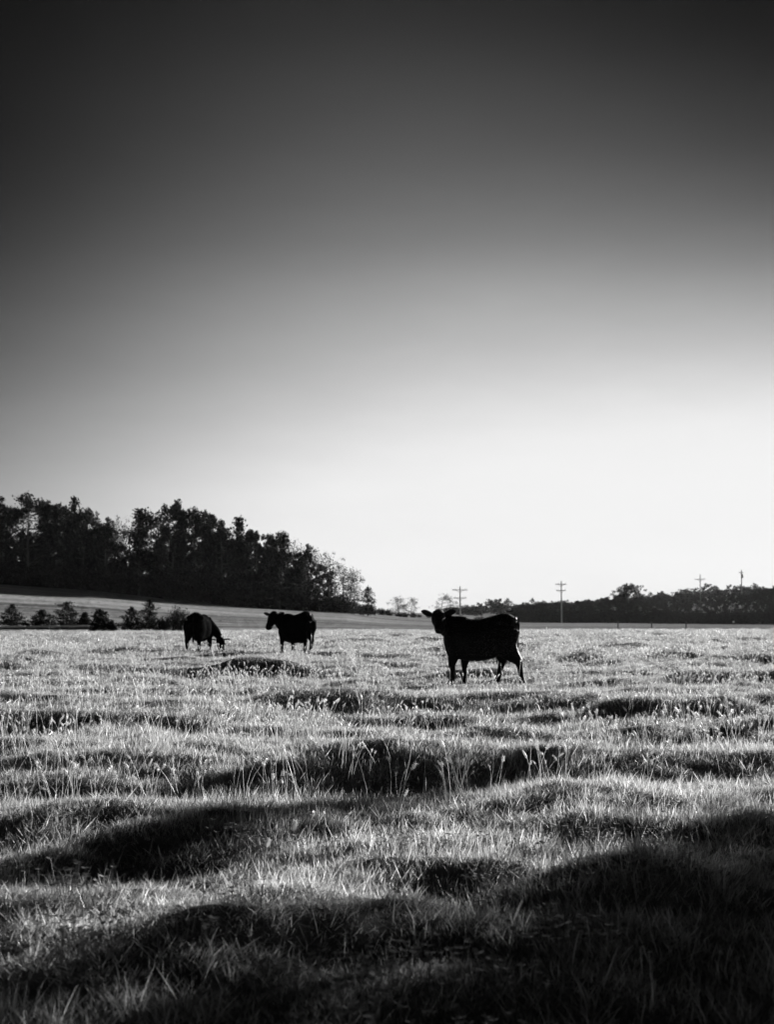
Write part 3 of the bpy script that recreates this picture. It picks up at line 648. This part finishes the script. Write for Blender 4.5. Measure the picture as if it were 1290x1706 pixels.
def make_cow(label, loc, heading, torso, neck, poll, face, legs, scale=1.0, tail_bend=0.0, patch=None, ears=(1, 1), ear_up=0.1, roll=0.0, udder=False, HK=1.14, hair=None):
    """local axes: x forward, y to the animal's left, z up"""
    e = bpy.data.objects.new("cow", None); COL.objects.link(e); e.location = loc; e.rotation_euler = (0, 0, heading); e.scale = (scale,) * 3
    tagg(e, label, 'cow', 'black cattle in the pasture')
    bm = bmesh.new()
    loft(bm, [((x, 0, (zt + zb) / 2), (1, 0, 0), (0, 1, 0), w, (zt - zb) / 2) for x, zt, zb, w in torso], 20)
    # hip, shoulder and haunch masses
    limb(bm, neck, (0, 1, 0), 14)
    fd = Vector(face).normalized(); pl = Vector(poll); sd = fd.cross(Vector((0, 0, 1))); sd = sd.normalized() if sd.length > .2 else Vector((0, 1, 0))
    sd = Matrix.Rotation(roll, 3, fd) @ sd
    up = sd.cross(fd)
    hs = [(-.05, .06, .06, 0), (.0, .095, .095, 0), (.08, .118, .125, -.01), (.16, .115, .125, -.015), (.24, .092, .105, -.015), (.32, .076, .085, -.01), (.39, .080, .078, -.012), (.44, .076, .068, -.016), (.475, .05, .045, -.02)]
    loft(bm, [(pl + fd * s * HK + up * o * HK, fd, sd, ra * HK, rb * HK) for s, ra, rb, o in hs], 14)
    loft(bm, [(pl + fd * s - up * o, fd, sd, ra, rb) for s, o, ra, rb in [(.10, .10, .05, .05), (.2, .09, .05, .045), (.32, .075, .045, .035), (.4, .06, .04, .03)]], 10)   # lower jaw
    for lg in legs: limb(bm, lg, (0, 1, 0), 12, 1.28)
    for y in (-1, 1):   # pin and hip bones, shoulders
        limb(bm, [((-.5, y * .16, 1.09), .06, .06), ((-.42, y * .19, 1.10), .08, .07), ((-.3, y * .18, 1.06), .06, .06)], (0, 1, 0), 8)
        limb(bm, [((.42, y * .12, 1.1), .08, .12), ((.44, y * .17, .85), .09, .15), ((.43, y * .17, .6), .07, .11)], (0, 1, 0), 10)
    if udder: limb(bm, [((-.2, 0, .5), .1, .1), ((-.28, 0, .40), .12, .14), ((-.33, 0, .36), .06, .06)], (0, 1, 0), 10)
    me = bpy.data.meshes.new("cow_body"); bm.to_mesh(me); bm.free()
    tmp = bpy.data.objects.new("tmp_body", me); COL.objects.link(tmp)
    md = tmp.modifiers.new("r", 'REMESH'); md.mode = 'VOXEL'; md.voxel_size = .016; md.use_smooth_shade = True
    ms = tmp.modifiers.new("s", 'SMOOTH'); ms.factor = .5; ms.iterations = 7
    dg = bpy.context.evaluated_depsgraph_get(); bme = bpy.data.meshes.new_from_object(tmp.evaluated_get(dg)); bpy.data.objects.remove(tmp)
    bme.name = "cow_body"; bme.materials.clear(); bme.materials.append(patch or M_HIDE)
    bme.polygons.foreach_set("use_smooth", np.ones(len(bme.polygons), bool)); link("body", bme, e)
    # short coat hairs catch the light; nearest cow's rim is also in their tone
    nv = len(bme.vertices); P = np.empty(nv * 3, np.float32); Nn = np.empty(nv * 3, np.float32); bme.vertices.foreach_get("co", P); bme.vertices.foreach_get("normal", Nn); P = P.reshape(-1, 3); Nn = Nn.reshape(-1, 3)
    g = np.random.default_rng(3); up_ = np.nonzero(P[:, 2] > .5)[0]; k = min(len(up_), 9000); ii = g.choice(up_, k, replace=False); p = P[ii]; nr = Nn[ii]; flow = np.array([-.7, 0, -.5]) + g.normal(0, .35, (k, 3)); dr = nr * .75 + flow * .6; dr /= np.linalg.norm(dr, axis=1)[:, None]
    sd2 = np.cross(nr, dr); sd2 /= (np.linalg.norm(sd2, axis=1)[:, None] + 1e-6); ln = g.uniform(.012, .026, k)[:, None]
    V = np.stack([p - sd2 * .0016 - nr * .002, p + sd2 * .0016 - nr * .002, p + dr * ln], 1).reshape(-1, 3)
    coat = link("coat_hair", mesh_np("coat_hair", V, np.arange(3 * k).reshape(-1, 3), mats=(hair or M_HAIR,), tone=np.repeat(g.random(k), 3)), e); coat["kind"] = "stuff"
    # ears
    for s, on in zip((1, -1), ears):
        if not on: continue
        base = pl + fd * .03 + sd * s * .085 * HK; d = (sd * s + up * ear_up - fd * .12).normalized(); wdt = fd
        mb = MB(); rows = []; prof2 = [(0, .026), (.05, .05), (.11, .064), (.165, .055), (.205, .033), (.23, .006)]
        vs = []
        for t, w in prof2:
            for u2, cup in ((-1, 0), (-.5, .6), (0, 1), (.5, .6), (1, 0)): vs.append(tuple(base + d * t + (fd * .35 - up * .94).normalized() * w * u2 - (fd * .94 + up * .35).normalized() * w * .5 * cup))
        n5 = 5; fs = [(i * n5 + j, i * n5 + j + 1, (i + 1) * n5 + j + 1, (i + 1) * n5 + j) for i in range(len(prof2) - 1) for j in range(4)]
        mb.add(vs, fs); eo = link("ear", mb.mesh("ear", M_EAR, True), e); so_ = eo.modifiers.new("t", 'SOLIDIFY'); so_.thickness = .010; sb = eo.modifiers.new("b", 'SUBSURF'); sb.levels = 1; sb.render_levels = 1
    for s in (1, -1):
        bm = bmesh.new(); bmesh.ops.create_uvsphere(bm, u_segments=12, v_segments=8, radius=.02, matrix=Matrix.Translation(pl + fd * .155 + sd * s * .103 + up * .045)); me = bpy.data.meshes.new("eye"); bm.to_mesh(me); bm.free(); me.materials.append(M_EYE); link("eye", me, e)
        mb = MB(); c = pl + fd * .478 + sd * s * .028 - up * .012; mb.tube([c, c + fd * .004], [.014, .010], 8); link("nostril", mb.mesh("nostril", M_EYE), e)
    # tail hanging from the rump, with switch
    x0, zt, zb, w = torso[1]; mb = MB(); tb = tail_bend
    mb.tube([(x0 + .08, 0, zt - .03), (x0 - .02, 0, zt - .03), (x0 - .07, tb * .2, zt - .12), (x0 - .06, tb * .6, zt - .35), (x0 - .05, tb, zt - .6)], [.035, .03, .024, .018, .014], 8)
    to = link("tail", mb.mesh("tail", M_HIDE, True), e); mb = MB(); mb.tube([(x0 - .05, tb, zt - .57), (x0 - .05, tb, zt - .66), (x0 - .05, tb * 1.1, zt - .78), (x0 - .08, tb * 1.1, zt - .86)], [.015, .034, .028, .004], 8); link("switch", mb.mesh("tail_switch", M_HIDE, True), to)
    for lg in legs:
        p = lg[-1][0]; mb = MB(); mb.tube([(p[0], p[1], p[2] + .055), (p[0] + .01, p[1], p[2] + .02), (p[0] + .02, p[1], p[2] - .03)], [.046, .053, .06], 10); link("hoof", mb.mesh("hoof", M_HOOF), e)
    return e

M_HAIR_RIM = leaf_mat('rim_light_hair', .08, .35, .45, .06, .4)  # paler hair for the nearest cow, rim light put into its tone
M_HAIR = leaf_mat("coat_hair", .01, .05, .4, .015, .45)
M_EAR = leaf_mat("ear_skin", .012, .03, .15, .03, .6)
def front_leg(x, y, dx=0.0):
    return [((x - .03, y * .8, .86), .10, .15), ((x - .02, y, .62), .085, .125), ((x - .02 + dx * .2, y, .46), .062, .08), ((x + .01 + dx * .5, y, .33), .045, .052), ((x + dx * .6, y, .27), .042, .045),
            ((x + dx * .8, y, .17), .031, .034), ((x + dx, y, .10), .036, .042), ((x + .015 + dx, y, .05), .04, .042), ((x + .02 + dx, y, .0), .046, .05)]
def hind_leg(hx, y, kx, fx, dz=0.0):
    """hx hip, kx hock x, fx foot x"""
    return [((hx, y * .7, .98), .13, .2), ((hx + .03, y * .95, .76), .125, .2), ((hx * .6 + kx * .4 + .06, y, .60), .095, .15), ((hx * .25 + kx * .75 + .03, y, .48), .062, .095), ((kx, y, .39), .046, .062), ((kx + (fx - kx) * .25 + .005, y, .31), .04, .045),
            ((kx + (fx - kx) * .6, y, .19 + dz * .6), .035, .039), ((fx - .005, y, .10 + dz), .040, .046), ((fx + .01, y, .05 + dz), .044, .046), ((fx + .02, y, dz), .049, .054)]

TORSO = [(-.70, 1.06, .80, .10), (-.64, 1.19, .70, .19), (-.54, 1.25, .60, .25), (-.42, 1.26, .53, .28), (-.25, 1.215, .45, .31), (-.05, 1.165, .405, .34), (.1, 1.15, .39, .34), (.25, 1.17, .40, .31), (.38, 1.2, .42, .27),
         (.50, 1.2, .45, .22), (.60, 1.14, .54, .17), (.67, 1.03, .68, .10)]
def ground(px, Y): x = ray(px, 1000, Y).x; return Vector((x, Y, float(H(x, Y))))
Y1 = 25.6; p1 = ground(800, Y1); p1.z = ray(800, 1139, Y1).z
make_cow('nearest and largest black cow, side-on with its head turned to face the camera', p1, R(180 - 20),
         TORSO, [((.36, 0, .92), .2, .30), ((.50, .0, .98), .165, .26), ((.62, .03, 1.05), .135, .2), ((.72, .06, 1.14), .11, .14)],
         (.75, .12, 1.245), (-.30, .78, -.56),
         [front_leg(.47, .17), front_leg(.34, -.17), hind_leg(-.52, .17, -.76, -.83, -.09), hind_leg(-.42, -.17, -.37, -.26, -.04)], hair=M_HAIR_RIM, scale=1.03, ear_up=.28)
T2 = [(x * .93, zt * .98, zb * .86 - .03, w * 1.06) for x, zt, zb, w in TORSO]
Y2 = 40.0; p2 = ground(494, Y2); p2.z = ray(494, 1090, Y2).z
make_cow('heavy black cow in the middle of the three, its muzzle lowered to the left', p2, R(180 - 47),
         T2, [((.32, 0, .86), .2, .32), ((.46, .06, .90), .17, .29), ((.56, .13, .95), .14, .25), ((.64, .21, 1.03), .12, .18)],
         (.68, .27, 1.15), (-.34, .66, -.66),
         [front_leg(.44, .17), front_leg(.36, -.17), hind_leg(-.5, .17, -.62, -.6), hind_leg(-.44, -.17, -.5, -.42)], 1.0, udder=True, HK=1.28, ear_up=.22, patch=M_HIDE2)
Y3 = 41.0; p3 = ground(333, Y3); p3.z = ray(334, 1091, Y3).z
make_cow('leftmost black cow, grazing head-down', p3, R(79),
         [(x * .84, zt, zb * .95, w * .95) for x, zt, zb, w in TORSO], [((.30, 0, .9), .19, .28), ((.46, -.14, .86), .14, .24), ((.56, -.32, .68), .115, .18), ((.56, -.42, .52), .10, .14)],
         (.56, -.45, .46), (.05, -.14, -.98),
         [front_leg(.44, .17), front_leg(.42, -.17, .06), hind_leg(-.5, .17, -.66, -.62), hind_leg(-.44, -.17, -.55, -.5)], 1.0, ear_up=.2, patch=M_HIDE3)

# ------------------------------------------------------------------ small flowers and stray blades in the foreground
def flower(px, py, hpx, lab, seed, nh=2):
    d = ray(px, py + hpx, 10); k = CAMZ / (CAMZ - d.z) ; x, y = d.x * k, 10 * k
    z = float(H(x, y)); h = max(.12, ray(px, py, y).z - z)
    e = bpy.data.objects.new("meadow_flower", None); COL.objects.link(e); e.location = (x, y, z); tagg(e, lab, 'flower', 'small pale flowers in the foreground grass')
    r = random.Random(seed); bend = r.uniform(-.02, .03)
    mb = MB(); mb.tube([(0, 0, -.02), (bend * .4, 0, h * .5), (bend, 0, h)], [.0022, .0018, .0014], 5); link("stem", mb.mesh("stem", M_SEED), e)
    for j in range(nh):
        c = Vector((bend + (j - .5) * .016 * (nh > 1), r.uniform(-.01, .01), h + r.uniform(-.004, .004))); mb = MB()
        for q in range(26):
            o = Vector((r.gauss(0, 1), r.gauss(0, 1), abs(r.gauss(0, 1)) - .2)).normalized(); s2 = o.orthogonal().normalized() * .0028; mb.add([c - s2, c + s2, c + o * .010 + s2 * .6, c + o * .010 - s2 * .6], [(0, 1, 3, 2)], r.random())
        link("flower_head", mb.mesh("flower_head", M_PETAL), e)
flower(985, 1534, 75, 'pair of tiny pale flower heads on a long stem in the shaded grass', 1)
flower(953, 1592, 45, 'cluster of pale florets low in the grass left of the tall stem', 2)
flower(1072, 1608, 45, 'left of two neighbouring pale flower heads near the bottom right', 3)
flower(1087, 1604, 60, 'right of two neighbouring pale flower heads near the bottom right', 4, 1)
flower(655, 1536, 30, 'single pale floret at the edge of the sunlit grass', 5)

# ------------------------------------------------------------------ haze
mb = MB(); mb.box((0, 0, 37), (3400, 3400, 82)); hz = link("haze", None) if False else None
m, n, l = newmat("haze"); o = n.new('ShaderNodeOutputMaterial'); pv = n.new('ShaderNodeVolumePrincipled'); pv.inputs['Color'].default_value = (.9, .9, .9, 1); pv.inputs['Density'].default_value = 1.2e-5; pv.inputs['Anisotropy'].default_value = .4
l.new(pv.outputs[0], o.inputs['Volume'])
tagg(link("haze", mb.mesh("haze", m)), "thin evening haze over the fields", None, None, "stuff")
